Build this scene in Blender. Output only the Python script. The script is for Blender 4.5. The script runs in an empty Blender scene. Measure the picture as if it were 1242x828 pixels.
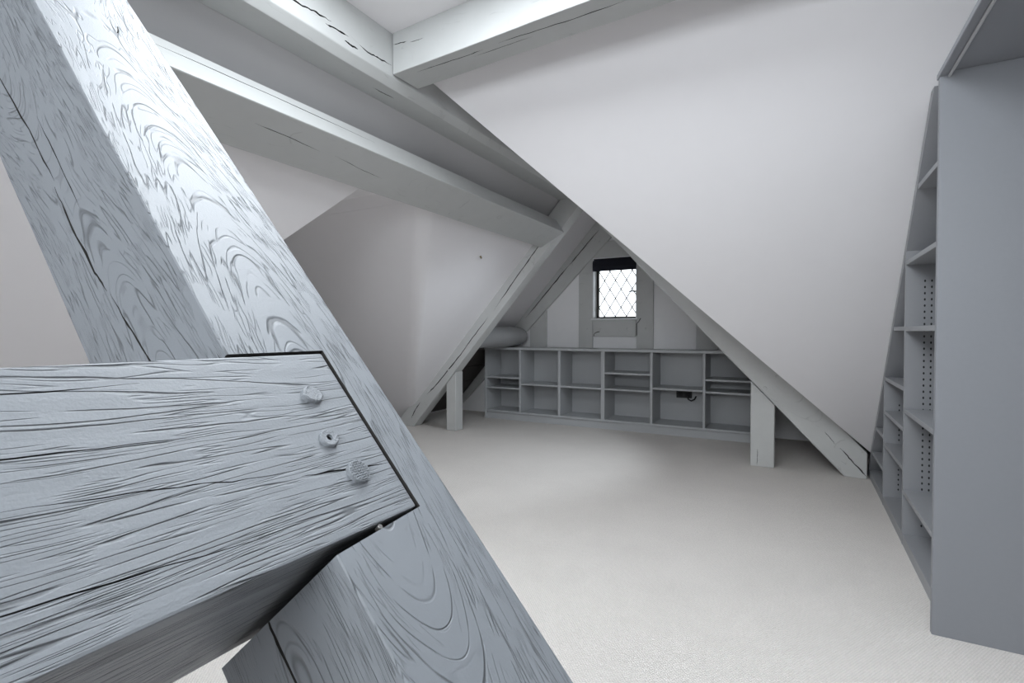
import bpy, bmesh, math, random
from mathutils import Vector, Matrix, noise
random.seed(7)
S = bpy.context.scene
COL = S.collection
R = math.radians

# ------------------------------------------------------------------ camera
cd = bpy.data.cameras.new('camera')
cd.sensor_width = 36.0
cd.lens = 36.0 * 620.0 / 1242.0
cd.clip_start = 0.01
cam = bpy.data.objects.new('camera', cd)
COL.objects.link(cam)
cam.location = (0, 0, 1.2)
cam.rotation_euler = (R(90 - 1.1), 0, R(29.2))
S.camera = cam

# ------------------------------------------------------------------ world + daylight + added fill lights + exposure
w = bpy.data.worlds.new('overcast_sky')
S.world = w
w.use_nodes = True
bg = w.node_tree.nodes['Background']
bg.inputs[0].default_value = (0.86, 0.93, 1.0, 1)
bg.inputs[1].default_value = 1.1

SKX0, SKX1, SKY0, SKY1 = -1.70, -0.10, 0.80, 1.75      # rooflight opening in the flat ceiling


def area(name, loc, rot, sx, sy, power, color):
    l = bpy.data.lights.new(name, 'AREA')
    l.shape = 'RECTANGLE'
    l.size = sx
    l.size_y = sy
    l.energy = power
    l.color = color
    o = bpy.data.objects.new(name, l)
    COL.objects.link(o)
    o.location = loc
    o.rotation_euler = rot
    return o


area('rooflight_daylight', ((SKX0 + SKX1) / 2, (SKY0 + SKY1) / 2, 2.90), (0, 0, 0), SKX1 - SKX0 - .06, SKY1 - SKY0 - .06, 16, (0.90, 0.955, 1.0))
BWX0, BWX1, BWZ0, BWZ1 = -0.90, 1.30, 1.75, 2.75       # unseen high window, added behind the viewpoint as fill light
area('back_fill_light', ((BWX0 + BWX1) / 2, -1.76, (BWZ0 + BWZ1) / 2), (R(90), 0, 0), BWX1 - BWX0 - .04, BWZ1 - BWZ0 - .04, 21, (0.91, 0.96, 1.0))
MWX0, MWX1, MWY0, MWY1 = -1.40, -0.85, 4.00, 4.62     # unseen rooflight, added in the wing's right slope to brighten the far wing
area('valley_fill_light', ((MWX0 + MWX1) / 2 + .07, (MWY0 + MWY1) / 2, .741 - 1.003 * (MWX0 + MWX1) / 2 + .09), (0, R(45), 0), .72, .56, 5.5, (0.84, 0.92, 1.0))

S.view_settings.view_transform = 'Standard'
S.view_settings.look = 'None'
S.view_settings.gamma = 1
S.view_settings.use_curve_mapping = False
S.view_settings.exposure = 1.88

# ------------------------------------------------------------------ materials


def newmat(name):
    m = bpy.data.materials.new(name)
    m.use_nodes = True
    nt = m.node_tree
    return m, nt, nt.nodes, nt.links, nt.nodes['Principled BSDF']


def flat(name, col, rough=0.5, metal=0.0, noise_amt=0.03, bump=0.0, scale=40):
    m, nt, N, L, b = newmat(name)
    b.inputs['Roughness'].default_value = rough
    b.inputs['Metallic'].default_value = metal
    tc = N.new('ShaderNodeTexCoord')
    n = N.new('ShaderNodeTexNoise')
    n.inputs['Scale'].default_value = scale
    n.inputs['Detail'].default_value = 3
    L.new(tc.outputs['Object'], n.inputs['Vector'])
    mp = N.new('ShaderNodeMapRange')
    mp.inputs['To Min'].default_value = 1 - noise_amt
    mp.inputs['To Max'].default_value = 1 + noise_amt
    L.new(n.outputs['Fac'], mp.inputs['Value'])
    mx = N.new('ShaderNodeVectorMath')
    mx.operation = 'SCALE'
    mx.inputs[0].default_value = col
    L.new(mp.outputs[0], mx.inputs['Scale'])
    L.new(mx.outputs[0], b.inputs['Base Color'])
    if bump:
        bp = N.new('ShaderNodeBump')
        bp.inputs['Strength'].default_value = 1
        bp.inputs['Distance'].default_value = bump
        L.new(n.outputs['Fac'], bp.inputs['Height'])
        L.new(bp.outputs[0], b.inputs['Normal'])
    return m


def math_node(N, L, op, a, b=None, c=None):
    n = N.new('ShaderNodeMath')
    n.operation = op
    for i, v in enumerate((a, b, c)):
        if v is None:
            continue
        if isinstance(v, (int, float)):
            n.inputs[i].default_value = v
        else:
            L.new(v, n.inputs[i])
    return n.outputs[0]


def timber(name, col, depth, px=11., pr=170., eps=0.035, ring=90., y0=0.03, z0=-0.12, warp=0.04, wx=1.6, dash=0.5, fine=0.4, grime=0.3, seed=0.0, rough=0.5):
    """painted, wire-brushed oak: grooves follow growth rings around an off-centre pith (local x = length)"""
    m, nt, N, L, b = newmat(name)
    M = lambda op, a, b_=None, c=None: math_node(N, L, op, a, b_, c)
    tc = N.new('ShaderNodeTexCoord')
    sx = N.new('ShaderNodeSeparateXYZ')
    L.new(tc.outputs['Object'], sx.inputs[0])
    X, Y, Z = sx.outputs

    def noise2(u, v, detail=0.0, dist=0.0):
        cv = N.new('ShaderNodeCombineXYZ')
        for k, q in enumerate((u, v)):
            if isinstance(q, (int, float)):
                cv.inputs[k].default_value = q
            else:
                L.new(q, cv.inputs[k])
        n = N.new('ShaderNodeTexNoise')
        n.noise_dimensions = '2D'
        n.inputs['Scale'].default_value = 1.0
        n.inputs['Detail'].default_value = detail
        L.new(cv.outputs[0], n.inputs['Vector'])
        return n

    wn = noise2(M('MULTIPLY_ADD', X, wx, seed), M('ADD', M('MULTIPLY', Y, 1.4), M('MULTIPLY', Z, 1.2)), 0.6)
    ws = N.new('ShaderNodeSeparateColor')
    L.new(wn.outputs['Color'], ws.inputs[0])
    yy = M('ADD', Y, M('MULTIPLY_ADD', M('SUBTRACT', ws.outputs[0], 0.5), 2 * warp, -y0))
    zz = M('ADD', Z, M('MULTIPLY_ADD', M('SUBTRACT', ws.outputs[1], 0.5), 2.4 * warp, -z0))
    r = M('SQRT', M('ADD', M('MULTIPLY', yy, yy), M('MULTIPLY', zz, zz)))
    jit = noise2(M('MULTIPLY', X, 14.0), M('MULTIPLY_ADD', r, 90.0, seed), 1.0)
    rc = M('ADD', r, M('MULTIPLY_ADD', Y, 0.20, M('MULTIPLY', Z, 0.14)))
    rc = M('ADD', rc, M('MULTIPLY_ADD', jit.outputs['Fac'], 0.0015, -0.00075))

    def lines(ax, ar, e, off):
        n = noise2(M('MULTIPLY_ADD', X, ax, off), M('MULTIPLY', rc, ar), 0.0)
        d = M('ABSOLUTE', M('SUBTRACT', n.outputs['Fac'], 0.5))
        mr = N.new('ShaderNodeMapRange')
        mr.interpolation_type = 'SMOOTHSTEP'
        mr.inputs['From Min'].default_value = 0.0
        mr.inputs['From Max'].default_value = e
        mr.inputs['To Min'].default_value = 1.0
        mr.inputs['To Max'].default_value = 0.0
        L.new(d, mr.inputs['Value'])
        return mr.outputs[0]

    def mask(ax, ar, lo, hi, off):
        n = noise2(M('MULTIPLY_ADD', X, ax, off), M('MULTIPLY', rc, ar), 1.0)
        mr = N.new('ShaderNodeMapRange')
        mr.interpolation_type = 'SMOOTHSTEP'
        mr.inputs['From Min'].default_value = lo
        mr.inputs['From Max'].default_value = hi
        L.new(n.outputs['Fac'], mr.inputs['Value'])
        return mr.outputs[0]

    big = M('MULTIPLY', lines(px, pr, eps, 0.0), mask(px * 2.2, pr * .8, dash - .06, dash + .06, 7.3))
    sm = M('MULTIPLY', lines(px * 2.6, pr * 2.4, eps * 1.6, 3.7), mask(px * 3, pr * .5, dash - .02, dash + .12, 1.9))
    pore = M('MINIMUM', M('ADD', big, M('MULTIPLY', sm, fine)), 1.0)
    qn = N.new('ShaderNodeTexNoise')
    qn.inputs['Scale'].default_value = 7.0
    qn.inputs['Detail'].default_value = 2.0
    L.new(tc.outputs['Object'], qn.inputs['Vector'])
    gn = N.new('ShaderNodeTexNoise')
    gn.inputs['Scale'].default_value = 420.0
    gn.inputs['Detail'].default_value = 1.0
    L.new(tc.outputs['Object'], gn.inputs['Vector'])
    fr = M('FRACT', M('MULTIPLY', r, ring))
    ringm = M('SUBTRACT', 1.0, M('ABSOLUTE', M('MULTIPLY_ADD', fr, 2.0, -1.0)))
    h = M('MULTIPLY_ADD', pore, -1.0, M('MULTIPLY', gn.outputs['Fac'], 0.16))
    h = M('ADD', h, M('MULTIPLY', ringm, 0.12))
    bp = N.new('ShaderNodeBump')
    bp.inputs['Strength'].default_value = 1.0
    bp.inputs['Distance'].default_value = depth
    L.new(h, bp.inputs['Height'])
    L.new(bp.outputs[0], b.inputs['Normal'])
    mx = N.new('ShaderNodeVectorMath')
    mx.operation = 'SCALE'
    mx.inputs[0].default_value = col
    k = M('MULTIPLY', M('MULTIPLY_ADD', pore, -grime, 1.0), M('MULTIPLY_ADD', qn.outputs['Fac'], 0.10, 0.95))
    L.new(k, mx.inputs['Scale'])
    L.new(mx.outputs[0], b.inputs['Base Color'])
    b.inputs['Roughness'].default_value = rough
    b.inputs['Specular IOR Level'].default_value = 0.35
    return m


GREY = (0.258, 0.275, 0.294)
GREYB = (0.50, 0.51, 0.505)
M_RAFT = timber('painted_oak_rafter', (0.250, 0.267, 0.287), 0.0010, px=8., pr=260., eps=.045, seed=3.1, y0=0.015, z0=-0.10, warp=0.036, wx=1.5, dash=.46, fine=.5, grime=0.42)
M_PURL = timber('painted_oak_purlin', GREY, 0.0015, px=4.5, pr=230., eps=.05, seed=8.4, y0=0.20, z0=-0.22, warp=0.040, wx=1.5, dash=.44, fine=.5, grime=0.45)
M_BEAM = timber('painted_old_beam', GREYB, 0.0006, px=3.5, pr=60, eps=.02, ring=30, seed=1.7, y0=.1, z0=-.25, warp=.05, dash=.60, fine=.2, grime=.15)
M_TRUSS = timber('painted_truss_oak', (0.565, 0.57, 0.56), 0.0005, px=3.5, pr=60, eps=.02, ring=30, seed=5.7, y0=.1, z0=-.25, warp=.05, dash=.60, fine=.2, grime=.15)
M_CRACK = flat('bare_wood_inside_crack', (0.035, 0.032, 0.03), 0.9)
M_PLAST = flat('white_plaster', (0.85, 0.835, 0.85), 0.85, noise_amt=0.012, bump=0.0012, scale=9)
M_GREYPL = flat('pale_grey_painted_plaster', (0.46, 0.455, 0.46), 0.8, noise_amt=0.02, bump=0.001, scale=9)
M_PLASTD = flat('pale_plaster_infill', (0.90, 0.895, 0.90), 0.85, noise_amt=0.02, bump=0.001, scale=12)
M_MDF = flat('grey_satin_joinery_paint', (0.230, 0.239, 0.258), 0.45, noise_amt=0.02, bump=0.0001, scale=60)
M_MDFL = flat('grey_satin_shelving_paint', (0.45, 0.46, 0.47), 0.42, noise_amt=0.02, bump=0.0001, scale=60)
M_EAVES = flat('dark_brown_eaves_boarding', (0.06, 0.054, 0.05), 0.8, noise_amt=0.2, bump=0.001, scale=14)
M_BOOK = flat('grey_satin_bookcase_paint', (0.315, 0.322, 0.338), 0.45, noise_amt=0.02, bump=0.0001, scale=60)
M_DARKHOLE = flat('dark_hole', (0.02, 0.02, 0.022), 0.8)
M_BLACK = flat('black_plastic', (0.012, 0.012, 0.014), 0.4)
M_BLIND = flat('navy_black_blind_fabric', (0.012, 0.013, 0.022), 0.9, bump=0.0004, scale=300)
M_LEAD = flat('grey_lead', (0.12, 0.12, 0.12), 0.6, metal=0.3)
M_IRON = flat('dark_iron', (0.05, 0.045, 0.04), 0.5, metal=0.7)
M_STEEL = flat('worn_steel', (0.45, 0.44, 0.42), 0.4, metal=0.9)
M_WHITEP = flat('white_window_paint', (0.80, 0.81, 0.82), 0.4)
M_LOG = flat('glossy_grey_paint', (0.36, 0.365, 0.37), 0.16, noise_amt=0.05, bump=0.004, scale=7)
M_BRASS = flat('dull_brass', (0.30, 0.24, 0.14), 0.4, metal=0.8)


def glass_mat():
    m, nt, N, L, b = newmat('leaded_window_glass')
    tr = N.new('ShaderNodeBsdfTransparent')
    gl = N.new('ShaderNodeBsdfGlossy')
    gl.inputs['Roughness'].default_value = 0.03
    fz = N.new('ShaderNodeFresnel')
    fz.inputs[0].default_value = 1.45
    mx = N.new('ShaderNodeMixShader')
    L.new(fz.outputs[0], mx.inputs[0])
    L.new(tr.outputs[0], mx.inputs[1])
    L.new(gl.outputs[0], mx.inputs[2])
    L.new(mx.outputs[0], N['Material Output'].inputs[0])
    return m


M_GLASS = glass_mat()


def carpet_mat():
    m, nt, N, L, b = newmat('cream_loop_carpet')
    b.inputs['Roughness'].default_value = 0.95
    tc = N.new('ShaderNodeTexCoord')
    mp = N.new('ShaderNodeMapping')
    mp.inputs['Rotation'].default_value = (0, 0, R(38))
    mp.inputs['Scale'].default_value = (1.0, 0.72, 1.0)
    L.new(tc.outputs['Object'], mp.inputs[0])
    vo = N.new('ShaderNodeTexVoronoi')
    vo.inputs['Scale'].default_value = 130
    vo.inputs['Randomness'].default_value = 0.22
    L.new(mp.outputs[0], vo.inputs['Vector'])
    n = N.new('ShaderNodeTexNoise')
    n.inputs['Scale'].default_value = 3.0
    n.inputs['Detail'].default_value = 4
    L.new(tc.outputs['Object'], n.inputs['Vector'])
    d = math_node(N, L, 'MULTIPLY_ADD', vo.outputs['Distance'], -0.40, 1.12)
    k = math_node(N, L, 'MULTIPLY', d, math_node(N, L, 'MULTIPLY_ADD', n.outputs['Fac'], 0.10, 0.95))
    mx = N.new('ShaderNodeVectorMath')
    mx.operation = 'SCALE'
    mx.inputs[0].default_value = (0.785, 0.742, 0.700)
    L.new(k, mx.inputs['Scale'])
    L.new(mx.outputs[0], b.inputs['Base Color'])
    bp = N.new('ShaderNodeBump')
    bp.inputs['Distance'].default_value = 0.006
    bp.inputs['Strength'].default_value = 0.8
    L.new(math_node(N, L, 'MULTIPLY', vo.outputs['Distance'], -1.0), bp.inputs['Height'])
    L.new(bp.outputs[0], b.inputs['Normal'])
    return m


M_CARPET = carpet_mat()

# ------------------------------------------------------------------ helpers


def put(name, bm, mat, parent=None, frame=None, smooth=False):
    """link a bmesh given in world coordinates as one object; frame = its world matrix"""
    if frame is None:
        c = Vector((0, 0, 0))
        for v in bm.verts:
            c += v.co
        c /= max(1, len(bm.verts))
        frame = Matrix.Translation(c)
    bmesh.ops.recalc_face_normals(bm, faces=bm.faces[:])
    bmesh.ops.transform(bm, matrix=frame.inverted(), verts=bm.verts[:])
    me = bpy.data.meshes.new(name)
    if smooth:
        for f in bm.faces:
            f.smooth = True
    bm.to_mesh(me)
    bm.free()
    for mm in (mat if isinstance(mat, (list, tuple)) else [mat]):
        me.materials.append(mm)
    o = bpy.data.objects.new(name, me)
    COL.objects.link(o)
    if parent is not None:
        o.parent = parent
        o.matrix_basis = world_of(parent).inverted() @ frame
    else:
        o.matrix_basis = frame
    o['_w'] = [x for row in frame for x in row]
    return o


def world_of(o):
    v = list(o['_w'])
    return Matrix((v[0:4], v[4:8], v[8:12], v[12:16]))


def frame_of(origin, xdir, zdir):
    x = Vector(xdir).normalized()
    z = Vector(zdir)
    z = (z - x * z.dot(x)).normalized()
    y = z.cross(x)
    m = Matrix.Identity(4)
    for i, a in enumerate((x, y, z)):
        m[0][i], m[1][i], m[2][i] = a.x, a.y, a.z
    m.translation = Vector(origin)
    return m


def thing(name, loc, label, cat, group=None):
    o = bpy.data.objects.new(name, None)
    COL.objects.link(o)
    o.empty_display_size = 0.1
    o.location = loc
    mw = Matrix.Translation(Vector(loc))
    o['_w'] = [x for row in mw for x in row]
    if label:
        o['label'] = label
    if cat:
        o['category'] = cat
    if group:
        o['group'] = group
    return o


def tag(o, label, cat, group=None):
    o['label'] = label
    o['category'] = cat
    if group:
        o['group'] = group
    return o


def struct(o, label=None, cat=None):
    o['kind'] = 'structure'
    if label:
        o['label'] = label
    if cat:
        o['category'] = cat
    return o


def prism_bm(pts, vec):
    bm = bmesh.new()
    vec = Vector(vec)
    a = [bm.verts.new(p) for p in pts]
    b = [bm.verts.new(Vector(p) + vec) for p in pts]
    bm.faces.new(a)
    bm.faces.new(b[::-1])
    n = len(a)
    for i in range(n):
        bm.faces.new((a[i], a[(i + 1) % n], b[(i + 1) % n], b[i]))
    bmesh.ops.recalc_face_normals(bm, faces=bm.faces[:])
    return bm


def box_bm(x0, x1, y0, y1, z0, z1):
    return prism_bm([(x0, y0, z0), (x1, y0, z0), (x1, y1, z0), (x0, y1, z0)], (0, 0, z1 - z0))


def bevel(bm, off, seg=2):
    bmesh.ops.bevel(bm, geom=bm.edges[:], offset=off, segments=seg, affect='EDGES', profile=0.6, clamp_overlap=True)


def waney(bm, axis, n, amp, freq=3.0, seed=0.0):
    """cut rings along the length and give the timber slightly uneven arrises"""
    axis = Vector(axis).normalized()
    ds = [v.co.dot(axis) for v in bm.verts]
    a, b = min(ds), max(ds)
    for i in range(1, n):
        d = a + (b - a) * i / n
        bmesh.ops.bisect_plane(bm, geom=bm.verts[:] + bm.edges[:] + bm.faces[:], plane_co=axis * d, plane_no=axis)
    for v in bm.verts:
        p = v.co * freq + Vector((seed, seed * 1.7, 0))
        nv = noise.noise_vector(p)
        nv -= axis * nv.dot(axis)
        v.co += nv * amp


def boxp(name, x0, x1, y0, y1, z0, z1, mat, parent=None, bev=0.0, frame=None):
    bm = box_bm(x0, x1, y0, y1, z0, z1)
    if bev:
        bevel(bm, bev, 1)
    return put(name, bm, mat, parent, frame)


def crack_bm(pts, inward, across_hint, width, depth, seed=0, sub=5, wig=0.35):
    """jagged V-shaped cutter along pts"""
    rnd = random.Random(seed)
    P = [Vector(p) for p in pts]
    inward = Vector(inward).normalized()
    path = []
    for i in range(len(P) - 1):
        for k in range(sub):
            path.append(P[i].lerp(P[i + 1], k / sub))
    path.append(P[-1])
    n = len(path)
    bm = bmesh.new()
    rows = []
    for i, p in enumerate(path):
        t = (path[min(i + 1, n - 1)] - path[max(i - 1, 0)]).normalized()
        ac = t.cross(inward).normalized()
        s = i / (n - 1)
        wd = width * max(0.12, min(1.0, 4.5 * s, 4.5 * (1 - s))) * rnd.uniform(0.6, 1.25)
        if 0 < i < n - 1:
            p = p + ac * rnd.uniform(-wig, wig) * width
        up = -inward * 0.004
        rows.append((bm.verts.new(p + ac * wd / 2 + up), bm.verts.new(p - ac * wd / 2 + up),
                     bm.verts.new(p - ac * wd * .25 + inward * depth), bm.verts.new(p + ac * wd * .25 + inward * depth)))
    for i in range(n - 1):
        a, b = rows[i], rows[i + 1]
        for k in range(4):
            bm.faces.new((a[k], a[(k + 1) % 4], b[(k + 1) % 4], b[k]))
    bm.faces.new(rows[0])
    bm.faces.new(rows[-1][::-1])
    bmesh.ops.recalc_face_normals(bm, faces=bm.faces[:])
    return bm


def carve(o, cutters, mat=None):
    """boolean-subtract world-space bmeshes from o, one after the other"""
    mw = world_of(o)
    tmp = []
    for bm in cutters:
        me = bpy.data.meshes.new('cutter')
        bmesh.ops.transform(bm, matrix=mw.inverted(), verts=bm.verts[:])
        bm.to_mesh(me)
        bm.free()
        me.materials.append(mat or M_CRACK)
        c = bpy.data.objects.new('cutter', me)
        COL.objects.link(c)
        tmp.append(c)
    # work in o's local frame: temporary unparented stand-in
    st = bpy.data.objects.new('standin', o.data)
    COL.objects.link(st)
    for c in tmp:
        md = st.modifiers.new('b', 'BOOLEAN')
        md.operation = 'DIFFERENCE'
        md.solver = 'EXACT'
        md.object = c
        md.material_mode = 'TRANSFER'
    dg = bpy.context.evaluated_depsgraph_get()
    dg.update()
    me = bpy.data.meshes.new_from_object(st.evaluated_get(dg))
    old = o.data
    o.data = me
    bpy.data.objects.remove(st)
    for c in tmp:
        m = c.data
        bpy.data.objects.remove(c)
        bpy.data.meshes.remove(m)
    return o


# ------------------------------------------------------------------ the shell
BX0, BX1, BY0, BY1, BZ = -6.6, 2.1, -1.6, 6.6, 3.2
struct(boxp('floor', BX0, BX1, BY0, BY1, -0.1, 0.0, M_CARPET, frame=Matrix.Identity(4)), 'cream loop pile carpet covering the attic floor', 'floor')
struct(boxp('wall_left', BX0 - .1, BX0, BY0, BY1, -.1, BZ, M_PLAST), 'white plaster end wall of the left roof arm', 'wall')


def plate_with_hole(name, x0, x1, y0, y1, hx0, hx1, hy0, hy1, plane, a, b, mat):
    """box with one rectangular opening; plane 'z' or 'y' says which axis the thickness a..b follows"""
    bm = bmesh.new()

    def P(u, v, t):
        return (u, v, t) if plane == 'z' else ((u, t, v) if plane == 'y' else (t, u, v))
    rects = [(x0, hx0, y0, y1), (hx1, x1, y0, y1), (hx0, hx1, y0, hy0), (hx0, hx1, hy1, y1)]
    xs = [x0, hx0, hx1, x1]
    ys = [y0, hy0, hy1, y1]
    V = {}
    for i, x in enumerate(xs):
        for j, y in enumerate(ys):
            for k, t in enumerate((a, b)):
                V[i, j, k] = bm.verts.new(P(x, y, t))
    for i in range(3):
        for j in range(3):
            if (i, j) == (1, 1):
                continue
            for k in (0, 1):
                bm.faces.new((V[i, j, k], V[i + 1, j, k], V[i + 1, j + 1, k], V[i, j + 1, k]))
    for i in range(3):
        for j in (0, 3):
            bm.faces.new((V[i, j, 0], V[i + 1, j, 0], V[i + 1, j, 1], V[i, j, 1]))
            bm.faces.new((V[j, i, 0], V[j, i + 1, 0], V[j, i + 1, 1], V[j, i, 1]))
    for (p, q) in (((1, 1), (2, 1)), ((2, 1), (2, 2)), ((2, 2), (1, 2)), ((1, 2), (1, 1))):
        bm.faces.new((V[p[0], p[1], 0], V[q[0], q[1], 0], V[q[0], q[1], 1], V[p[0], p[1], 1]))
    return put(name, bm, mat)


# roof deck and flat ceiling, both with the rooflight opening
struct(plate_with_hole('ceiling_roof_deck', BX0 - .1, BX1 + .1, BY0 - .1, BY1 + .1, SKX0, SKX1, SKY0, SKY1, 'z', 3.12, 3.22, M_PLAST), 'white boarded deck above the plaster slopes', 'ceiling')
struct(plate_with_hole('ceiling', -2.03, BX1, BY0, 2.60, SKX0, SKX1, SKY0, SKY1, 'z', 2.885, 3.12, M_PLAST), 'flat white ceiling in the corner of the two high beams', 'ceiling')

struct(boxp('wall_right', BX1, BX1 + .1, BY0, BY1, -.1, BZ, M_PLAST), 'white plaster wall beyond the tall bookcase', 'wall')

struct(plate_with_hole('wall_back', BX0, BX1, -.1, BZ, BWX0, BWX1, BWZ0, BWZ1, 'y', BY0 - .1, BY0, M_PLAST), 'white plaster wall behind the viewpoint', 'wall')

# gable wall with window opening
WX0, WX1, WZ0, WZ1 = -2.378, -1.79, 1.375, 2.17
gable = struct(plate_with_hole('wall_gable', BX0, BX1, -.1, BZ, WX0, WX1, WZ0, WZ1, 'y', 6.475, 6.64, M_PLASTD), 'far gable wall of white panels between grey timbers', 'wall')


def slab(name, pts, up, mat=M_PLAST):
    """sloping plaster panel: pts lie on its room-side face, thickness goes along up"""
    return struct(put(name, prism_bm(pts, up), mat))


def zm(y):      # far slope of the cross roof
    return 5.41 - 1.03 * y


def zl(x):      # lower part of left roof slope
    return 1.12 * (x + 4.47)


def zu(x):      # upper part of left roof slope
    return 1.1 * (x + 4.60)


def zr(x):      # right roof slope of the wing
    return 0.741 - 1.003 * x


# big white slope on the right: valley edge runs diagonally down to the truss foot
V0 = (0.74, 5.252)
V1 = (-2.02, 2.567)
VA = (-2.02, 2.567, zm(2.567))
VB = (0.735, 5.245, zm(5.245))
s = slab('wall_right_slope', [VA, VB, (BX1, 5.252, 0.0), (BX1, 2.40, zm(2.40)), (-2.02, 2.40, zm(2.40))], (0, .03, .03))
s['label'] = 'large white sloping ceiling between high cross beam and tall bookcase'
s['category'] = 'wall'
# right slope of the window wing, behind that valley
s = slab('wall_wing_right_slope', [VA, VB, (0.735, 5.30, zr(.735)), (-2.02, 5.30, zr(-2.02))], (.03, 0, .03))
carve(s, [prism_bm([(MWX0, MWY0, zr(MWX0) - .1), (MWX1, MWY0, zr(MWX1) - .1), (MWX1, MWY1, zr(MWX1) - .1), (MWX0, MWY1, zr(MWX0) - .1)], (.12, 0, .30))], M_PLAST)
s['label'] = 'plaster slope behind the right rafter'
s['category'] = 'wall'
ZRF = lambda x: 1.09 * (.72 - x)
s = slab('wall_wing_right_slope_far', [(.72, 5.19, 0), (.72, 6.5, 0), (-2.03, 6.5, ZRF(-2.03)), (-2.03, 5.19, ZRF(-2.03))], (.03, 0, .03))
s['label'] = 'plaster slope above the right end of the low shelves'
s['category'] = 'wall'
s = slab('wall_wing_left_slope_far', [(-4.70, 5.19, 1.115 * -.0), (-4.70, 6.5, 0), (-2.03, 6.5, 1.115 * 2.67), (-2.03, 5.19, 1.115 * 2.67)], (-.03, 0, .03))
s['label'] = 'narrow pale plaster strip between left rafter and gable'
s['category'] = 'wall'

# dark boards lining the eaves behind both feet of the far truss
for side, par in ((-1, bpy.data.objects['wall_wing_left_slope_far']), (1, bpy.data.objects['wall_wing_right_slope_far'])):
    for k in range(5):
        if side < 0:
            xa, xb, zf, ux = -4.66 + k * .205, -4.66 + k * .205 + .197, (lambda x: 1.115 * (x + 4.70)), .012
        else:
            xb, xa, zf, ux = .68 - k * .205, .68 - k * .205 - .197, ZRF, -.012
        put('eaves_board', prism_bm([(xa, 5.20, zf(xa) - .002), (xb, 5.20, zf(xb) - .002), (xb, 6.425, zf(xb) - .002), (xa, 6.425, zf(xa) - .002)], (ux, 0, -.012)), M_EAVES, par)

# left: upper slope between purlin and ridge beam
s = slab('wall_left_slope_upper', [(-2.50, BY0, zu(-2.50)), (-2.50, 5.10, zu(-2.50)), (-2.15, 5.10, zu(-2.15)), (-2.15, BY0, zu(-2.15))], (-.03, 0, .03), M_GREYPL)  # evenly pale grey, darker than the other slopes
s['label'] = 'pale grey plaster strip between ridge beam and purlin'
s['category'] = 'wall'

# left: lower slope near the camera, ending in the sharp diagonal edge
EA = (-2.495, 2.539)
EB = (-4.47, 0.525)
s = slab('wall_left_slope_near', [(-2.495, BY0, zl(-2.495)), (-4.47, BY0, 0), (EB[0], EB[1], zl(EB[0])), (EA[0], EA[1], zl(EA[0]))], (-.02, .02, .02))
s['label'] = 'pale sloping ceiling seen behind the near truss'
s['category'] = 'wall'
# left roof arm: near slope behind that edge (faces away), flat ridge band, far slope + wing slope with a soft valley
s = slab('wall_left_arm_near_slope', [(EA[0], EA[1], zl(EA[0])), (EB[0], EB[1], 0), (BX0, EB[1], 0), (BX0, EA[1], zl(EA[0]))], (-.02, -.02, .03))
s['label'] = 'near slope of the left roof arm'
s['category'] = 'wall'
s = slab('ceiling_left_arm', [(-2.50, 2.48, 2.288), (-2.50, 3.12, 2.288), (BX0, 3.12, 2.288), (BX0, 2.48, 2.288)], (0, 0, .03))
s['label'] = 'thin flat band at the top of the left roof arm'
s['category'] = 'ceiling'


def valley_y(x):    # where zl(x) meets zm(y)
    return (5.41 - zl(x)) / 1.03


bm = bmesh.new()
a = bm.verts.new((-2.495, valley_y(-2.495), zl(-2.495)))
b = bm.verts.new((-4.47, valley_y(-4.47), 0))
c = bm.verts.new((-2.495, 5.06, zl(-2.495)))
d = bm.verts.new((-4.47, 5.3, 0))
e = bm.verts.new((BX0, valley_y(-4.47), 0))
f = bm.verts.new((BX0, valley_y(-2.495), zl(-2.495)))
bm.faces.new((a, b, d, c))
bm.faces.new((a, f, e, b))
ed = bm.edges.get((a, b))
bmesh.ops.bevel(bm, geom=[ed], offset=.10, segments=24, affect='EDGES', profile=0.5)
s = struct(put('wall_left_slope', bm, M_PLAST), 'softly folded white plaster slope left of the far truss', 'wall')
md = s.modifiers.new('thick', 'SOLIDIFY')
md.thickness = 0.004
md.offset = 0

s = slab('wall_left_arm_far_top', [(-2.50, valley_y(-2.515), zm(valley_y(-2.515))), (-2.50, 2.99, zm(2.99)), (BX0, 2.99, zm(2.99)), (BX0, valley_y(-2.515), zm(valley_y(-2.515)))], (0, .03, .03))
s['label'] = 'top strip of the far slope of the left roof arm'
s['category'] = 'wall'

# soffit over the right-hand alcove with a shallow lip
sf = struct(boxp('ceiling_soffit', .505, BX1, BY0, 2.592, 2.205, 2.27, M_MDF), 'grey boarded soffit beside the tall bookcase', 'ceiling')
boxp('edge_trim', .470, .507, BY0, 2.60, 2.190, 2.212, M_MDF, sf, .002)
boxp('edge_bead', .497, .507, BY0, 2.60, 2.183, 2.190, M_MDFL, sf, .002)

# ------------------------------------------------------------------ rooflight and added fill windows
rl = struct(thing('window_2', ((SKX0 + SKX1) / 2, (SKY0 + SKY1) / 2, 3.12), 'rooflight in the flat ceiling', 'window'))
for (x0, x1, y0, y1) in ((SKX0, SKX0 + .05, SKY0, SKY1), (SKX1 - .05, SKX1, SKY0, SKY1), (SKX0 + .05, SKX1 - .05, SKY0, SKY0 + .05), (SKX0 + .05, SKX1 - .05, SKY1 - .05, SKY1)):
    boxp('window_frame', x0, x1, y0, y1, 3.06, 3.115, M_WHITEP, rl, .004)
boxp('pane', SKX0 + .05, SKX1 - .05, SKY0 + .05, SKY1 - .05, 3.085, 3.091, M_GLASS, rl)

mw_ = struct(thing('fill_window_4', ((MWX0 + MWX1) / 2, (MWY0 + MWY1) / 2, zr((MWX0 + MWX1) / 2)), 'unseen rooflight added to light the wing, in the right slope on the near side of the far truss', 'window'))


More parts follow.
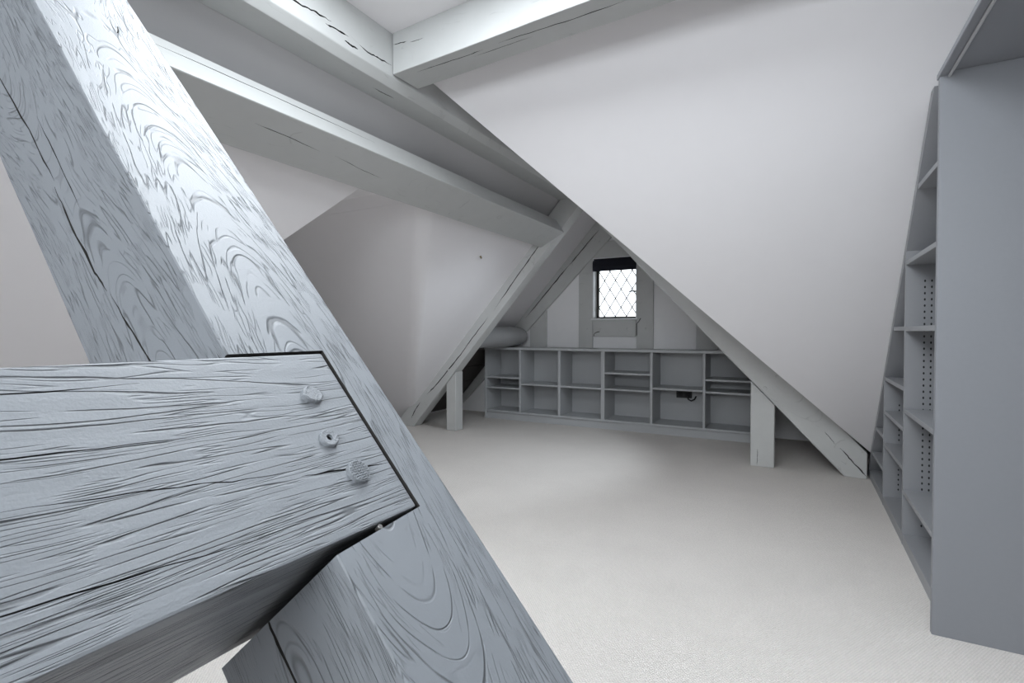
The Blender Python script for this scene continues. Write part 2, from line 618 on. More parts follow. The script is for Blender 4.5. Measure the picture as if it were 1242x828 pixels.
def mframe(x0, x1, y0, y1, a=.01, b=.03):
    return prism_bm([(x0 + a, y0, zr(x0) + a), (x1 + a, y0, zr(x1) + a), (x1 + b, y0, zr(x1) + b), (x0 + b, y0, zr(x0) + b)], (0, y1 - y0, 0))


for q in ((MWX0, MWX0 + .03, MWY0, MWY1), (MWX1 - .03, MWX1, MWY0, MWY1), (MWX0 + .03, MWX1 - .03, MWY0, MWY0 + .04), (MWX0 + .03, MWX1 - .03, MWY1 - .04, MWY1)):
    put('window_frame', mframe(*q), M_WHITEP, mw_)
put('pane', mframe(MWX0 + .03, MWX1 - .03, MWY0 + .04, MWY1 - .04, .018, .021), M_GLASS, mw_)
hb_ = struct(thing('fill_window_3', ((BWX0 + BWX1) / 2, BY0 - .05, BWZ0), 'unseen high window added for fill in the wall behind the viewpoint', 'window'))
for (x0, x1, z0, z1) in ((BWX0, BWX0 + .05, BWZ0, BWZ1), (BWX1 - .05, BWX1, BWZ0, BWZ1), (BWX0 + .05, BWX1 - .05, BWZ0, BWZ0 + .05), (BWX0 + .05, BWX1 - .05, BWZ1 - .05, BWZ1)):
    boxp('window_frame', x0, x1, BY0 - .085, BY0 - .03, z0, z1, M_WHITEP, hb_, .004)
boxp('pane', BWX0 + .05, BWX1 - .05, BY0 - .06, BY0 - .054, BWZ0 + .05, BWZ1 - .05, M_GLASS, hb_)
# ------------------------------------------------------------------ near truss (foreground)
SL = 1.1
XU = 0.62                                   # upper face meets the floor here
dn = Vector((1, 0, -SL)).normalized()       # down the slope
nn = Vector((SL, 0, 1)).normalized()        # out of the slope
NY0, NY1 = 0.278, 0.434
VT = 0.308                                  # vertical thickness
AX = -1.99


def rafter_bm(xu, s, y0, y1, apex, vt, right=True, xcut=None):
    if right:
        pts = [(xu, 0), (apex, s * (xu - apex)), (apex, s * (xu - apex) - vt), (xu - vt / s, 0)]
        if xcut is not None:
            pts = [(xcut, 0), (xcut, s * (xu - xcut))] + pts[1:]
    else:
        pts = [(xu, 0), (apex, s * (apex - xu)), (apex, s * (apex - xu) - vt), (xu + vt / s, 0)]
    return prism_bm([(x, y0, z) for x, z in pts], (0, y1 - y0, 0))


near = thing('roof_truss', (XU - .15, (NY0 + NY1) / 2, 0), 'grey painted oak truss rafter rising diagonally close to the viewpoint', 'truss')
bm = rafter_bm(XU, SL, NY0, NY1, AX, VT)
bevel(bm, .0013, 1)
waney(bm, dn, 26, .0012, 6.0, 2.0)
fr = frame_of((-.45, (NY0 + NY1) / 2, SL * (XU + .45)), dn, nn)
raft = put('rafter', bm, [M_RAFT, M_CRACK], near, fr)


def onslope(x, y, out=0.0):
    return Vector((x, y, SL * (XU - x))) + nn * out


PT, PB, PE = -.450, -.319, .382             # purlin top / bottom edge (x on slope), end (y)
# housing for the purlin, slightly larger than it, its lower side opening towards the near face
hz = [onslope(PT - .0022, NY0 - .02, .02), onslope(PT - .0022, PE + .0035, .02), onslope(PB + .0015, PE + .0035, .02), onslope(PB + .0075, NY0 - .02, .02)]
house = prism_bm(hz, -nn * .30)


def sidept(x, z):
    return (x, NY0, z)


cut = [house]
cut.append(crack_bm([sidept(-.995, 1.575), sidept(-.874, 1.462), sidept(-.80, 1.385)], (0, 1, 0), None, .0032, .05, 1))
cut.append(crack_bm([sidept(-.80, 1.378), sidept(-.755, 1.322), sidept(-.70, 1.268), sidept(-.672, 1.245)], (0, 1, 0), None, .0042, .06, 2))
cut.append(crack_bm([sidept(-.665, 1.242), sidept(-.62, 1.20), sidept(-.572, 1.160), sidept(-.54, 1.13)], (0, 1, 0), None, .003, .05, 3))
cut.append(crack_bm([sidept(-.85, 1.475), sidept(-.79, 1.41), sidept(-.735, 1.345)], (0, 1, 0), None, .002, .04, 4))
cut.append(crack_bm([sidept(-.405, .962), sidept(-.385, .934), sidept(-.30, .842), sidept(-.18, .712), sidept(.0, .52)], (0, 1, 0), None, .0045, .07, 5, wig=.12))
# small splits on the bright upper face
cut.append(crack_bm([onslope(-.20, .345), onslope(-.187, .356), onslope(-.180, .366)], -nn, None, .0016, .01, 6))
carve(raft, cut)
# opposite rafter of the same truss, out of the picture to the left
bm = rafter_bm(-4.58, SL, NY0, NY1, AX - .002, VT, right=False)
bevel(bm, .003, 1)
put('rafter', bm, M_TRUSS, near, frame_of((-3.2, .35, 1.3), Vector((1, 0, SL)), Vector((SL, 0, -1))))


def small_nail(p, n, parent, name='nail'):
    """bent nail driven into the face"""
    n = Vector(n).normalized()
    t = Vector((.35, .9, .25)).normalized()
    up = Vector((-.67, 0, .74))
    pts = [p - n * .003, p + n * .002, p + n * .0035 + up * .0035 + t * .0005, p + n * .004 + up * .009 + t * .0015]
    return tube(name, pts, [.0007, .0008, .0008, .0011], M_IRON, parent, 6)


def tube_bm(pts, rad, seg=8):
    bm = bmesh.new()
    P = [Vector(p) for p in pts]
    prev = None
    rows = []
    for i, p in enumerate(P):
        t = (P[min(i + 1, len(P) - 1)] - P[max(i - 1, 0)]).normalized()
        if prev is None:
            a = t.orthogonal().normalized()
        else:
            a = (prev - t * prev.dot(t)).normalized()
        prev = a
        bb = t.cross(a)
        r = rad[i] if isinstance(rad, (list, tuple)) else rad
        rows.append([bm.verts.new(p + (a * math.cos(k * 2 * math.pi / seg) + bb * math.sin(k * 2 * math.pi / seg)) * r) for k in range(seg)])
    for i in range(len(rows) - 1):
        for k in range(seg):
            bm.faces.new((rows[i][k], rows[i][(k + 1) % seg], rows[i + 1][(k + 1) % seg], rows[i + 1][k]))
    bm.faces.new(rows[0][::-1])
    bm.faces.new(rows[-1])
    return bm


def tube(name, pts, rad, mat, parent=None, seg=8, smooth=True):
    return put(name, tube_bm(pts, rad, seg), mat, parent, smooth=smooth)


small_nail(onslope(-.864, .375), nn, near)['label'] = 'dark bent nail'

# ------------------------------------------------------------------ near purlin (foreground, runs to the left)
bm = prism_bm([onslope(PT, BY0 + .01), onslope(PB, BY0 + .01), onslope(PB, BY0 + .01, -.205), onslope(PT, BY0 + .01, -.205)], (0, PE - BY0 - .01, 0))
bevel(bm, .002, 2)
waney(bm, (0, 1, 0), 60, .0010, 7.0, 5.0)
mid = (PT + PB) / 2
purl = put('purlin', bm, [M_PURL, M_CRACK], None, frame_of(onslope(mid, .2), (0, 1, 0), nn))
tag(purl, 'thick grey painted purlin with coarse raised grain lapped into the near truss rafter', 'beam')
carve(purl, [
    crack_bm([onslope(-.381, .10), onslope(-.3745, .186), onslope(-.369, .23), onslope(-.3655, .285)], -nn, None, .0011, .010, 11, wig=.8),
    crack_bm([onslope(-.361, .285), onslope(-.3585, .318), onslope(-.353, .384)], -nn, None, .0016, .014, 12, wig=.4),
    crack_bm([onslope(-.437, -.05), onslope(-.4345, .06), onslope(-.4355, .20)], -nn, None, .0016, .008, 13, wig=.6),
    crack_bm([onslope(-.345, .02), onslope(-.342, .12), onslope(-.335, .24)], -nn, None, .0012, .008, 14, wig=.6),
    crack_bm([onslope(-.405, .02), onslope(-.403, .12), onslope(-.398, .22)], -nn, None, .0012, .008, 15, wig=.6),
])


def disc_on(name, c, n, r, h, mat, parent, seg=24, jag=0.0, hole=0.0, knurl=False, stretch=None):
    n = Vector(n).normalized()
    a = Vector((0, 1, 0)) if abs(n.y) < .9 else Vector((1, 0, 0))
    a = (a - n * a.dot(n)).normalized()
    b = n.cross(a)
    c = Vector(c)
    bm = bmesh.new()
    if knurl:
        k = 30
        V = {}
        for i in range(k + 1):
            for j in range(k + 1):
                u, v = -1 + 2 * i / k, -1 + 2 * j / k
                # square to disc
                x = u * math.sqrt(max(0, 1 - v * v / 2))
                y = v * math.sqrt(max(0, 1 - u * u / 2))
                rr = math.hypot(x, y)
                hh = h + (0.00055 * ((1 if math.sin((x + y) * 15) > 0 else -1) * (1 if math.sin((x - y) * 15) > 0 else -1)) if rr < .9 else -0.0006)
                V[i, j] = bm.verts.new(c + a * x * r + b * y * r + n * hh)
        for i in range(k):
            for j in range(k):
                bm.faces.new((V[i, j], V[i + 1, j], V[i + 1, j + 1], V[i, j + 1]))
        res = bmesh.ops.extrude_edge_only(bm, edges=[e for e in bm.edges if e.is_boundary])
        for v in [g for g in res['geom'] if isinstance(g, bmesh.types.BMVert)]:
            v.co -= n * (h + .003)
        return put(name, bm, mat, parent, smooth=False)
    rnd = random.Random(int(r * 1e5))
    ring0, ring1, ring2 = [], [], []
    for k in range(seg):
        t = 2 * math.pi * k / seg
        rr = r * (1 + rnd.uniform(-jag, jag))
        d = (a * math.cos(t) * (stretch or 1) + b * math.sin(t)) * rr
        ring0.append(bm.verts.new(c + d - n * .004))
        ring1.append(bm.verts.new(c + d + n * h * .75))
        ring2.append(bm.verts.new(c + d * .9 + n * h * (1 + rnd.uniform(-jag, jag) * 2)))
    rows = [ring0, ring1, ring2]
    if hole:
        rows.append([bm.verts.new(c + (a * math.cos(2 * math.pi * k / seg) + b * math.sin(2 * math.pi * k / seg)) * r * hole + n * h * .9) for k in range(seg)])
        rows.append([bm.verts.new(c + (a * math.cos(2 * math.pi * k / seg) + b * math.sin(2 * math.pi * k / seg)) * r * hole * .9 - n * .004) for k in range(seg)])
    for i in range(len(rows) - 1):
        for k in range(seg):
            bm.faces.new((rows[i][k], rows[i][(k + 1) % seg], rows[i + 1][(k + 1) % seg], rows[i + 1][k]))
    bm.faces.new(rows[0][::-1])
    bm.faces.new(rows[-1])
    return put(name, bm, mat, parent)


M_PEG = flat('painted_peg', GREY, 0.5, bump=0.0012, scale=500)
disc_on('peg', onslope(-.414, .339), nn + Vector((0, .08, 0)), .0098, .0042, M_PEG, purl, 18, jag=.06, stretch=1.15)['label'] = 'rough-cut oak peg'
rg = disc_on('washer', onslope(-.380, .3295), nn, .0092, .0040, M_PEG, purl, 24, jag=.03, hole=.36)
rg['label'] = 'round peg with a dark hole'
disc_on('washer_hole', onslope(-.380, .3295), nn, .0034, .0006, M_DARKHOLE, rg, 12)
disc_on('bolt_head', onslope(-.353, .3395), nn, .0112, .0046, M_PEG, purl, knurl=True)['label'] = 'round cross-hatched bolt head'
disc_on('screw', onslope(-.3165, .3315, -.002), nn, .0024, .0015, M_STEEL, near, 12)['label'] = 'small steel screw in the joint'

# ------------------------------------------------------------------ ridge beam
bm = prism_bm([(-2.234, BY0 + .01, 2.60), (-2.061, BY0 + .01, 2.60), (-2.02, BY0 + .01, 2.642), (-2.02, BY0 + .01, 2.95), (-2.234, BY0 + .01, 2.95)], (0, 5.015 - BY0 - .01, 0))
bevel(bm, .006, 2)
waney(bm, (0, 1, 0), 30, .004, 2.2, 1.0)
rb = put('ridge_beam', bm, [M_BEAM, M_CRACK], None, frame_of((-2.02, 2.0, 2.75), (0, 1, 0), (1, 0, 0)))
tag(rb, 'long grey ridge beam with chamfered edge and black cracks running to the far truss', 'beam')
xr = -2.02
carve(rb, [
    crack_bm([(xr, 1.50, 2.706), (xr, 1.62, 2.712), (xr, 1.70, 2.722), (xr, 1.79, 2.727)], (-1, 0, 0), None, .010, .05, 21, wig=.3),
    crack_bm([(xr, 1.755, 2.700), (xr, 1.82, 2.704), (xr, 1.90, 2.708)], (-1, 0, 0), None, .009, .05, 22, wig=.3),
    crack_bm([(xr, 1.875, 2.676), (xr, 1.92, 2.674), (xr, 1.965, 2.676)], (-1, 0, 0), None, .013, .05, 23, wig=.2),
    crack_bm([(xr, 1.975, 2.706), (xr, 2.05, 2.692), (xr, 2.12, 2.700), (xr, 2.22, 2.705)], (-1, 0, 0), None, .007, .05, 24, wig=.5),
    crack_bm([(-2.142, 2.20, 2.60), (-2.138, 2.28, 2.60), (-2.132, 2.36, 2.60)], (0, 0, 1), None, .006, .04, 25, wig=.4),
])

# ------------------------------------------------------------------ high cross beam
th = R(-3.3)
cdx = Vector((math.cos(th), math.sin(th), 0))
cdy = Vector((-math.sin(th), math.cos(th), 0))
o0 = Vector((-2.016, 2.222, 2.655))
bm = prism_bm([o0, o0 + cdy * .205, o0 + cdy * .205 + Vector((0, 0, .23)), o0 + Vector((0, 0, .23))], cdx * 4.05)
bevel(bm, .006, 2)
waney(bm, cdx, 26, .003, 2.5, 9.0)
cb = put('cross_beam', bm, [M_BEAM, M_CRACK], None, frame_of(o0 + cdx, cdx, -cdy))
tag(cb, 'grey painted beam crossing below the flat ceiling from the ridge beam to the right', 'beam')


def cbp(u, v, wz=0.0):
    return o0 + cdx * u + cdy * v + Vector((0, 0, wz))


carve(cb, [
    crack_bm([cbp(0.005, 0, .165), cbp(.06, 0, .160), cbp(.11, 0, .153)], (0, 1, 0), None, .005, .03, 31),
    crack_bm([cbp(.13, 0, .142), cbp(.19, 0, .136), cbp(.23, 0, .136)], (0, 1, 0), None, .003, .03, 32),
    crack_bm([cbp(.13, .055), cbp(.30, .060), cbp(.50, .068), cbp(.58, .065)], (0, 0, 1), None, .005, .04, 33, wig=.5),
    crack_bm([cbp(.68, .06), cbp(.90, .072), cbp(1.14, .085), cbp(1.35, .085)], (0, 0, 1), None, .006, .04, 34, wig=.5),
    crack_bm([cbp(.50, .095), cbp(.72, .10), cbp(.86, .105)], (0, 0, 1), None, .003, .03, 35, wig=.5),
])

# ------------------------------------------------------------------ left purlin, rotated on the slope, ending at the far truss
pp = [(-2.445, 2.108), (-2.172, 2.250), (-2.265, 2.392), (-2.52, 2.26)]
bm = prism_bm([(x, BY0 + .01, z) for x, z in pp], (0, 5.018 - BY0 - .01, 0))
bevel(bm, .008, 2)
waney(bm, (0, 1, 0), 30, .004, 2.0, 4.0)
pm = put('purlin', bm, [M_BEAM, M_CRACK], None, frame_of((-2.3, 2.0, 2.18), (0, 1, 0), (.46, 0, -.88)))
tag(pm, 'grey purlin below the ridge beam, its end resting on the far left rafter', 'beam')


def pmp(y, s):
    return Vector((pp[0][0] + (pp[1][0] - pp[0][0]) * s, y, pp[0][1] + (pp[1][1] - pp[0][1]) * s))


pin = Vector((-.46, 0, .88))
pt = Vector((pp[1][0], 0, pp[1][1])).lerp(Vector((pp[2][0], 0, pp[2][1])), .62)
carve(pm, [
    crack_bm([pmp(1.55, .62), pmp(1.75, .60), pmp(1.95, .55)], pin, None, .004, .03, 41),
    crack_bm([pmp(2.05, .58), pmp(2.25, .50), pmp(2.45, .46)], pin, None, .003, .03, 42),
    crack_bm([(pt.x, 1.0, pt.z), (pt.x - .004, 1.6, pt.z + .006), (pt.x + .004, 2.3, pt.z - .006)], Vector((-.83, 0, -.55)), None, .005, .04, 43),
])

# ------------------------------------------------------------------ far truss
FY0, FY1 = 5.02, 5.18
far = thing('roof_truss', (-2.0, 5.1, 0), 'far grey timber truss framing the low shelves, with short posts at both feet', 'truss')
bm = rafter_bm(.70, 1.075, FY0, FY1, -1.97, .378, xcut=.505)
bevel(bm, .006, 1)
waney(bm, (1, 0, -1.1), 24, .003, 2.2, 3.0)
fr_ = put('rafter', bm, [M_TRUSS, M_CRACK], far, frame_of((-.6, FY0, 1.2), (1, 0, -1.075), (0, -1, 0)))
carve(fr_, [
    crack_bm([(.204, FY0, .362), (.245, FY0, .31), (.281, FY0, .262)], (0, 1, 0), None, .004, .03, 51),
    crack_bm([(.315, FY0, .232), (.38, FY0, .16), (.44, FY0, .09), (.498, FY0, .02)], (0, 1, 0), None, .011, .05, 52, wig=.3),
])
bm = rafter_bm(-4.535, 1.125, FY0, FY1, -1.972, .335, right=False)
bevel(bm, .006, 1)
waney(bm, (1, 0, 1.1), 24, .003, 2.2, 6.0)
fl_ = put('rafter', bm, [M_TRUSS, M_CRACK], far, frame_of((-3.2, FY0, 1.2), (1, 0, 1.125), (0, -1, 0)))
carve(fl_, [
    crack_bm([(-2.42, FY0, 2.20), (-2.56, FY0, 2.03), (-2.78, FY0, 1.77), (-3.05, FY0, 1.44)], (0, 1, 0), None, .010, .06, 53, wig=.35),
    crack_bm([(-3.12, FY0, 1.37), (-3.3, FY0, 1.17), (-3.5, FY0, .945)], (0, 1, 0), None, .008, .05, 54, wig=.35),
    crack_bm([(-3.42, FY0, 1.02), (-3.64, FY0, .79), (-3.90, FY0, .52), (-4.02, FY0, .42)], (0, 1, 0), None, .012, .06, 55, wig=.3),
    crack_bm([(-4.12, FY0, .32), (-4.20, FY0, .22), (-4.27, FY0, .10)], (0, 1, 0), None, .010, .05, 56, wig=.3),
])
# posts under the rafters
zr5 = lambda x: 1.075 * (.655 - x) - .33
zl5 = lambda x: 1.125 * (x + 4.535) - .335
bm = prism_bm([(-.362, FY0 + .003, 0), (-.170, FY0 + .003, 0), (-.170, FY0 + .003, zr5(-.170) - .003), (-.362, FY0 + .003, zr5(-.362) - .003)], (0, .15, 0))
bevel(bm, .006, 1)
po = put('post', bm, [M_TRUSS, M_CRACK], far, frame_of((-.26, FY0, .3), (0, 0, 1), (0, -1, 0)))
carve(po, [crack_bm([(-.302, FY0 + .003, .16), (-.305, FY0 + .003, .08), (-.307, FY0 + .003, .01)], (0, 1, 0), None, .004, .03, 57)])
bm = prism_bm([(-3.735, FY0 + .02, 0), (-3.595, FY0 + .02, 0), (-3.595, FY0 + .02, zl5(-3.595) - .003), (-3.735, FY0 + .02, zl5(-3.735) - .003)], (0, .15, 0))
bevel(bm, .006, 1)
put('post', bm, M_TRUSS, far, frame_of((-3.66, FY0, .3), (0, 0, 1), (0, -1, 0)))
for (x, z) in ((-.247, .699), (-3.68, .73)):
    disc_on('peg', (x, FY0, z), (0, -1, 0), .017, .006, M_TRUSS, far, 14, jag=.06)

# ------------------------------------------------------------------ gable timbers (parts of the gable wall)
GY = 6.445
GT = .05


def gprism(name, pts, mat=M_TRUSS, y=GY, t=GT, xdir=(0, 0, 1), bev=.004):
    bm = prism_bm([(x, y, z) for x, z in pts], (0, t, 0))
    if bev:
        bevel(bm, bev, 1)
    cx = sum(p[0] for p in pts) / len(pts)
    cz = sum(p[1] for p in pts) / len(pts)
    return put(name, bm, mat, gable, frame_of((cx, y, cz), xdir, (0, -1, 0)))


def rect(x0, x1, z0, z1):
    return [(x0, z0), (x1, z0), (x1, z1), (x0, z1)]


GC = -2.085


def gup(x):
    return 1.16 * (4.66 + x) if x < GC else 1.16 * (4.66 + 2 * GC - x)


def glo(x):
    return 1.0 * (x + 4.555) if x < GC else 1.0 * (2 * GC - x + 4.555)


for sgn in (-1, 1):
    def mx(x):
        return x if sgn < 0 else 2 * GC - x
    g = gprism('gable_rafter', [(mx(-4.55), .02), (mx(GC - .001), glo(GC)), (mx(GC - .001), gup(GC)), (mx(-4.65), .02)], [M_TRUSS, M_CRACK], GY - .012, GT + .012, (1, 0, 1.1 * -sgn))
    if sgn < 0:
        carve(g, [
            crack_bm([(-2.29, GY - .012, 2.535), (-2.45, GY - .012, 2.37), (-2.60, GY - .012, 2.21), (-2.705, GY - .012, 2.10)], (0, 1, 0), None, .012, .05, 61, wig=.2),
            crack_bm([(-2.69, GY - .012, 2.125), (-2.9, GY - .012, 1.90), (-3.15, GY - .012, 1.63), (-3.38, GY - .012, 1.39)], (0, 1, 0), None, .014, .05, 62, wig=.2)])
gprism('stud', rect(-2.575, WX0, .0, 1.975))
gprism('stud', rect(WX1, -1.58, .0, 1.975))
gprism('stud', [(-3.31, 0), (-3.055, 0), (-3.055, 1.502), (-3.31, 1.247)])
gprism('stud', [(-1.066, 0), (-.82, 0), (-.82, 1.202), (-1.066, 1.448)])
gprism('collar', [(-2.575, 2.172), (-1.595, 2.172), (-1.78, 2.385), (-2.39, 2.385)], y=GY + .004, t=.046, xdir=(1, 0, 0))
gprism('stud', [(-2.575, 1.975), (WX0, 1.975), (WX0, 2.172), (-2.39, 2.172)])
gprism('stud', [(WX1, 1.975), (-1.59, 1.975), (-1.78, 2.172), (WX1, 2.172)])
gprism('rail', rect(WX0 + .003, WX1 - .012, 1.135, 1.352), y=GY + .004, t=.046, xdir=(1, 0, 0))
for x, z in ((-2.46, 1.235), (-2.27, 1.235), (-1.92, 1.238), (-1.68, 1.24)):
    disc_on('peg', (x, GY if x < -2.4 or x > -1.7 else GY + .004, z), (0, -1, 0), .012, .008, M_TRUSS, gable, 12, jag=.06)
tube('wire', [(-2.36, GY - .002, 1.14), (-2.35, GY - .006, 1.175), (-2.31, GY - .006, 1.195), (-2.28, GY - .002, 1.20)], .004, M_IRON, gable, 6)
tube('wire', [(-1.785, GY - .006, 1.15), (-1.786, GY - .006, 1.30), (-1.76, GY - .008, 1.33), (-1.735, GY - .006, 1.37)], .0055, M_LEAD, gable, 6)

# ------------------------------------------------------------------ window
win = struct(thing('window_1', (GC, 6.55, WZ0), 'small leaded casement window in the gable', 'window'))
boxp('window_sill', WX0 - .015, WX1 + .02, GY - .025, 6.60, 1.352, 1.376, M_WHITEP, win, .004)
boxp('reveal', WX0, WX0 + .012, GY + .002, 6.62, 1.376, 2.17, M_WHITEP, win)
boxp('reveal', WX1 - .012, WX1, GY + .002, 6.62, 1.376, 2.17, M_WHITEP, win)
boxp('reveal', WX0 + .012, WX1 - .012, GY + .002, 6.62, 2.158, 2.17, M_WHITEP, win)
FX0, FX1, FZ0, FZ1 = WX0 + .012, WX1 - .012, 1.378, 2.156
for (x0, x1, z0, z1) in ((FX0, FX0 + .03, FZ0, FZ1), (FX1 - .03, FX1, FZ0, FZ1), (FX0 + .03, FX1 - .03, FZ0, FZ0 + .022), (FX0 + .03, FX1 - .03, FZ1 - .03, FZ1)):
    boxp('window_frame', x0, x1, 6.565, 6.605, z0, z1, M_IRON if x0 > -2.37 or z1 - z0 > .5 else M_WHITEP, win, .003)
PX0, PX1, PZ0, PZ1 = FX0 + .03, FX1 - .03, FZ0 + .022, FZ1 - .03


def clip_poly(poly, x0, x1, z0, z1):
    for axis, lim, keep in ((0, x0, 1), (0, x1, -1), (1, z0, 1), (1, z1, -1)):
        out = []
        for i in range(len(poly)):
            p, q = poly[i], poly[(i + 1) % len(poly)]
            ip = (p[axis] - lim) * keep >= -1e-9
            iq = (q[axis] - lim) * keep >= -1e-9
            if ip:
                out.append(p)
            if ip != iq:
                t = (lim - p[axis]) / (q[axis] - p[axis])
                out.append((p[0] + (q[0] - p[0]) * t, p[1] + (q[1] - p[1]) * t))
        poly = out
        if len(poly) < 3:
            return []
    return poly


DW, DH = .150, .240
i0 = -1
for i in range(-1, 11):
    for j in range(-1, 11):
        if (i + j) % 2:
            continue
        cx, cz = PX0 + i * DW / 2, PZ0 + j * DH / 2
        q = clip_poly([(cx - DW / 2, cz), (cx, cz - DH / 2), (cx + DW / 2, cz), (cx, cz + DH / 2)], PX0, PX1, PZ0, PZ1)
        if len(q) < 3:
            continue
        ar = abs(sum(q[k][0] * q[(k + 1) % len(q)][1] - q[(k + 1) % len(q)][0] * q[k][1] for k in range(len(q)))) / 2
        if ar < 2e-4:
            continue
        put('pane', prism_bm([(x, 6.583, z) for x, z in q], (0, .003, 0)), M_GLASS, win)
for sg in (1, -1):
    for k in range(-8, 16):
        c0 = k * DW
        # line x = PX0 + c0 + sg*(z-PZ0)*DW/DH
        hw = .0075
        za, zb = PZ0 - 1, PZ1 + 1
        xa, xb = PX0 + c0 + sg * (za - PZ0) * DW / DH + (DW / 2), PX0 + c0 + sg * (zb - PZ0) * DW / DH + (DW / 2)
        q = clip_poly([(xa - hw, za), (xa + hw, za), (xb + hw, zb), (xb - hw, zb)], PX0, PX1, PZ0, PZ1)
        if len(q) < 3:
            continue
        put('lead_came', prism_bm([(x, 6.580, z) for x, z in q], (0, .009, 0)), M_LEAD, win)
hd = tube('handle', [(FX1 - .02, 6.555, 1.72), (FX1 - .05, 6.540, 1.725), (FX1 - .10, 6.535, 1.722), (FX1 - .125, 6.538, 1.725)], [.011, .010, .008, .006], M_IRON, win, 8)
boxp('handle_plate', FX1 - .03, FX1 - .008, 6.556, 6.566, 1.68, 1.77, M_IRON, hd, .002)

# folded dark blind at the head of the window
bl = thing('roman_blind', (GC, 6.47, 1.985), 'folded black fabric blind at the head of the gable window', 'blind')
boxp('headrail', WX0 + .004, WX1 - .004, 6.452, 6.475, 2.135, 2.168, M_BLIND, bl, .003)
for k in range(4):
    zt, zb = 2.150 - k * .012, 2.045 - k * .018
    y = 6.452 - .0075 * k
    bm = prism_bm([(WX0 + .004, y, zt), (WX0 + .004, y - .003, (zt + zb) / 2), (WX0 + .004, y + .001, zb), (WX0 + .004, y + .006, zb), (WX0 + .004, y + .004, (zt + zb) / 2), (WX0 + .004, y + .005, zt)], (WX1 - WX0 - .008, 0, .0))
    put('fabric_fold', bm, M_BLIND, bl)

# ------------------------------------------------------------------ rounded lower purlin in the left corner
def log_bm():
    bm = bmesh.new()
    rows = []
    ys = [5.185, 5.25, 5.4, 5.7, 6.0, 6.2, 6.33, 6.40, 6.432]
    rr = [.135, .145, .15, .155, .155, .15, .14, .12, .07]
    for y, r in zip(ys, rr):
        row = []
        for k in range(20):
            t = 2 * math.pi * k / 20
            p = Vector((-3.46 + math.cos(t) * r * 1.15, y, 1.135 + math.sin(t) * r * .93))
            p += noise.noise_vector(p * 4) * .008
            p.z = max(p.z, .993)
            row.append(bm.verts.new(p))
        rows.append(row)
    for i in range(len(rows) - 1):
        for k in range(20):
            bm.faces.new((rows[i][k], rows[i][(k + 1) % 20], rows[i + 1][(k + 1) % 20], rows[i + 1][k]))
    bm.faces.new(rows[0][::-1])
    bm.faces.new(rows[-1])
    return bm


lg = put('purlin', log_bm(), M_LOG, smooth=True)
tag(lg, 'glossy rounded grey purlin in the corner above the left end of the low shelves', 'beam')

# ------------------------------------------------------------------ low shelf unit under the window
SY0, SY1 = 6.02, 6.435
sh = thing('low_bookcase', (-2.0, 6.2, 0), 'long low grey open shelf unit under the gable window', 'shelf unit')
SX0, SX1 = -3.80, -.25
T = .026
boxp('top', SX0 - .004, SX1, SY0 - .012, SY1, .956, .987, M_MDFL, sh, .003)
boxp('plinth', SX0 + .004, SX1, SY0 + .022, SY0 + .040, .0, .095, M_MDFL, sh, .002)
boxp('base_board', SX0 + .026, SX1, SY0, SY1 - .012, .095, .121, M_MDFL, sh, .002)
boxp('back_panel', SX0, SX1, SY1 - .012, SY1 - .001, .0, .955, M_MDFL, sh)
divs = [(SX0, SX0 + .030), (-3.258, -3.231), (-2.689, -2.655), (-2.112, -2.064), (-1.509, -1.480), (-.921, -.895), (SX1 - .03, SX1)]
for i, (a_, b_) in enumerate(divs):
    boxp('end_panel' if i in (0, 6) else 'divider', a_, b_, SY0 + .0008, SY1 - .013, .0 if i in (0, 6) else .1215, .9555, M_MDFL, sh, .002)
lev = [(.583, .441), (.508,), (.506,), (.703, .505), (.545,), (.671, .534)]
for i, zs in enumerate(lev):
    for z in zs:
        boxp('shelf', divs[i][1] + .0005, divs[i + 1][0] - .0005, SY0 + .004, SY1 - .0135, z - .022, z, M_MDFL, sh, .002)

# socket with a short cable on the back of the fifth bay
sk = thing('power_socket', (-1.17, SY1 - .014, .47), 'black double power socket with a short cable inside the low shelf unit', 'socket')
boxp('plate', -1.285, -1.105, SY1 - .028, SY1 - .0135, .398, .488, M_BLACK, sk, .003)
for x in (-1.24, -1.15):
    boxp('outlet', x - .028, x + .028, SY1 - .034, SY1 - .0282, .412, .466, M_DARKHOLE, sk, .002)
tube('cable', [(-1.15, SY1 - .036, .42), (-1.14, SY1 - .06, .39), (-1.105, SY1 - .065, .373), (-1.07, SY1 - .05, .39), (-1.055, SY1 - .03, .425)], .009, M_BLACK, sk, 8)

# ------------------------------------------------------------------ tall bookcase under the slope
BKX = .525
BD = .40
bk = thing('tall_bookcase', (BKX + .2, 3.8, 0), 'tall grey built-in bookcase tapering down under the white slope', 'bookcase')
zs_ = lambda y: 5.395 - 1.03 * y             # top line of the raking board
bm = box_bm(.474, BX1 - .01, 2.562, 2.590, 0, 2.2045)
bevel(bm, .0015, 1)
put('end_panel', bm, M_MDF, bk)
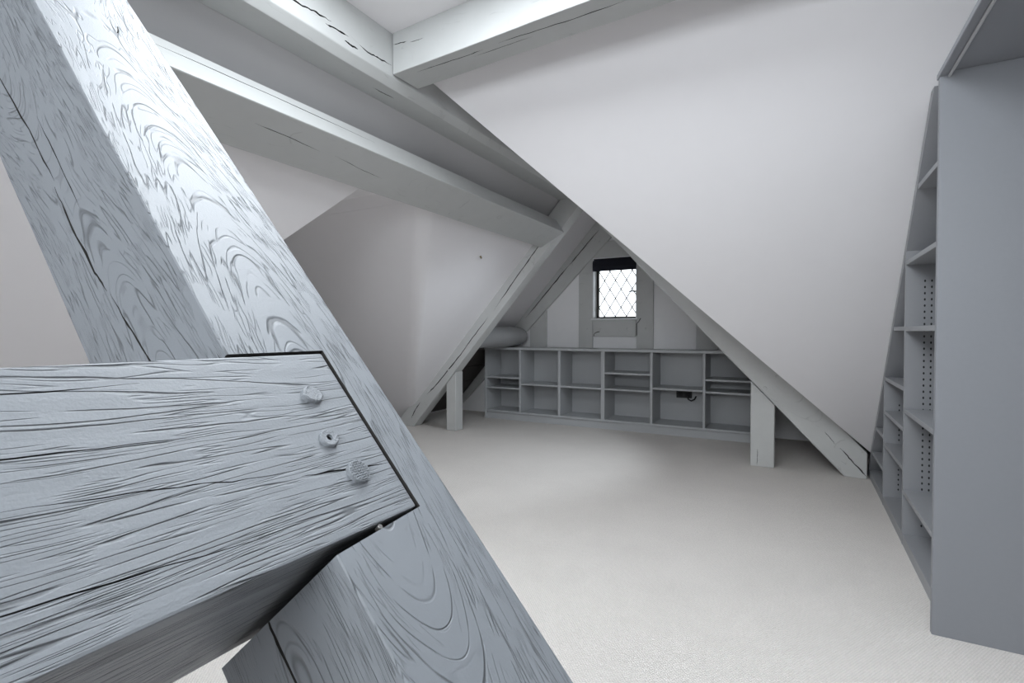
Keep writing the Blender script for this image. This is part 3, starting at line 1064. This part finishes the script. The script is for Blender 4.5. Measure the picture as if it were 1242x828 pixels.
# raking board under the slope
YT = (5.395 - 2.30) / 1.03
bm = prism_bm([(BKX, YT, 2.30), (BKX, YT - .06, 2.30), (BKX, 5.175, 0), (BKX, 5.235, 0)], (BD, 0, 0))
put('raking_board', bm, M_BOOK, bk)
zi = lambda y: zs_(y) - .064
DV = [3.575, 4.325]
for y in DV:
    bm = prism_bm([(BKX, y, 0), (BKX, y + .026, 0), (BKX, y + .026, zi(y + .026)), (BKX, y, zi(y))], (BD, 0, 0))
    dv = put('divider', bm, M_BOOK, bk)
    hb = bmesh.new()
    zz = .12
    while zz < zi(y) - .15:
        for xx in (BKX + .085, BKX + .115):
            vs = [hb.verts.new((xx + .0045 * math.cos(k * math.pi / 3), y - .0006, zz + .0075 * math.sin(k * math.pi / 3))) for k in range(6)]
            vb = [hb.verts.new((v.co.x, y + .004, v.co.z)) for v in vs]
            hb.faces.new(vs)
            for k in range(6):
                hb.faces.new((vs[k], vs[(k + 1) % 6], vb[(k + 1) % 6], vb[k]))
        zz += .034
    ho = put('shelf_pin_holes', hb, M_DARKHOLE, dv)
    ho['kind'] = 'stuff'
boxp('back_panel', BKX + BD, BKX + BD + .012, 2.592, 5.22, 0, 2.18, M_BOOK, bk)
cols = [(2.592, DV[0], (1.948, 1.597, 1.228, .768, .311, .06)), (DV[0] + .0265, DV[1], (1.230, .889, .658, .435, .06)), (DV[1] + .0265, 5.6, (.478, .25, .06))]
for (y0, y1, zz) in cols:
    for z in zz:
        ye = min(y1 - .0005, (5.395 - .066 - z) / 1.03)
        if ye - y0 < .03:
            continue
        lowz = 0.0 if z == .06 else z - .025
        boxp('shelf' if z != .06 else 'base_board', BKX + .001, BKX + BD - .001, y0 + .0005, ye, lowz, z, M_BOOK, bk, .0015)

# ------------------------------------------------------------------ little things
hk = put('screw_hook', tube_bm([(-2.737, 4.248, zl(-2.737) - .0), (-2.715, 4.24, zl(-2.737) - .022), (-2.70, 4.22, zl(-2.737) - .02), (-2.70, 4.205, zl(-2.737) - .005)], .006, 8), M_BRASS, smooth=True)
tag(hk, 'tiny screw hook left in the white slope beside the far left rafter', 'hook')

for o in bpy.data.objects:
    if '_w' in o:
        del o['_w']
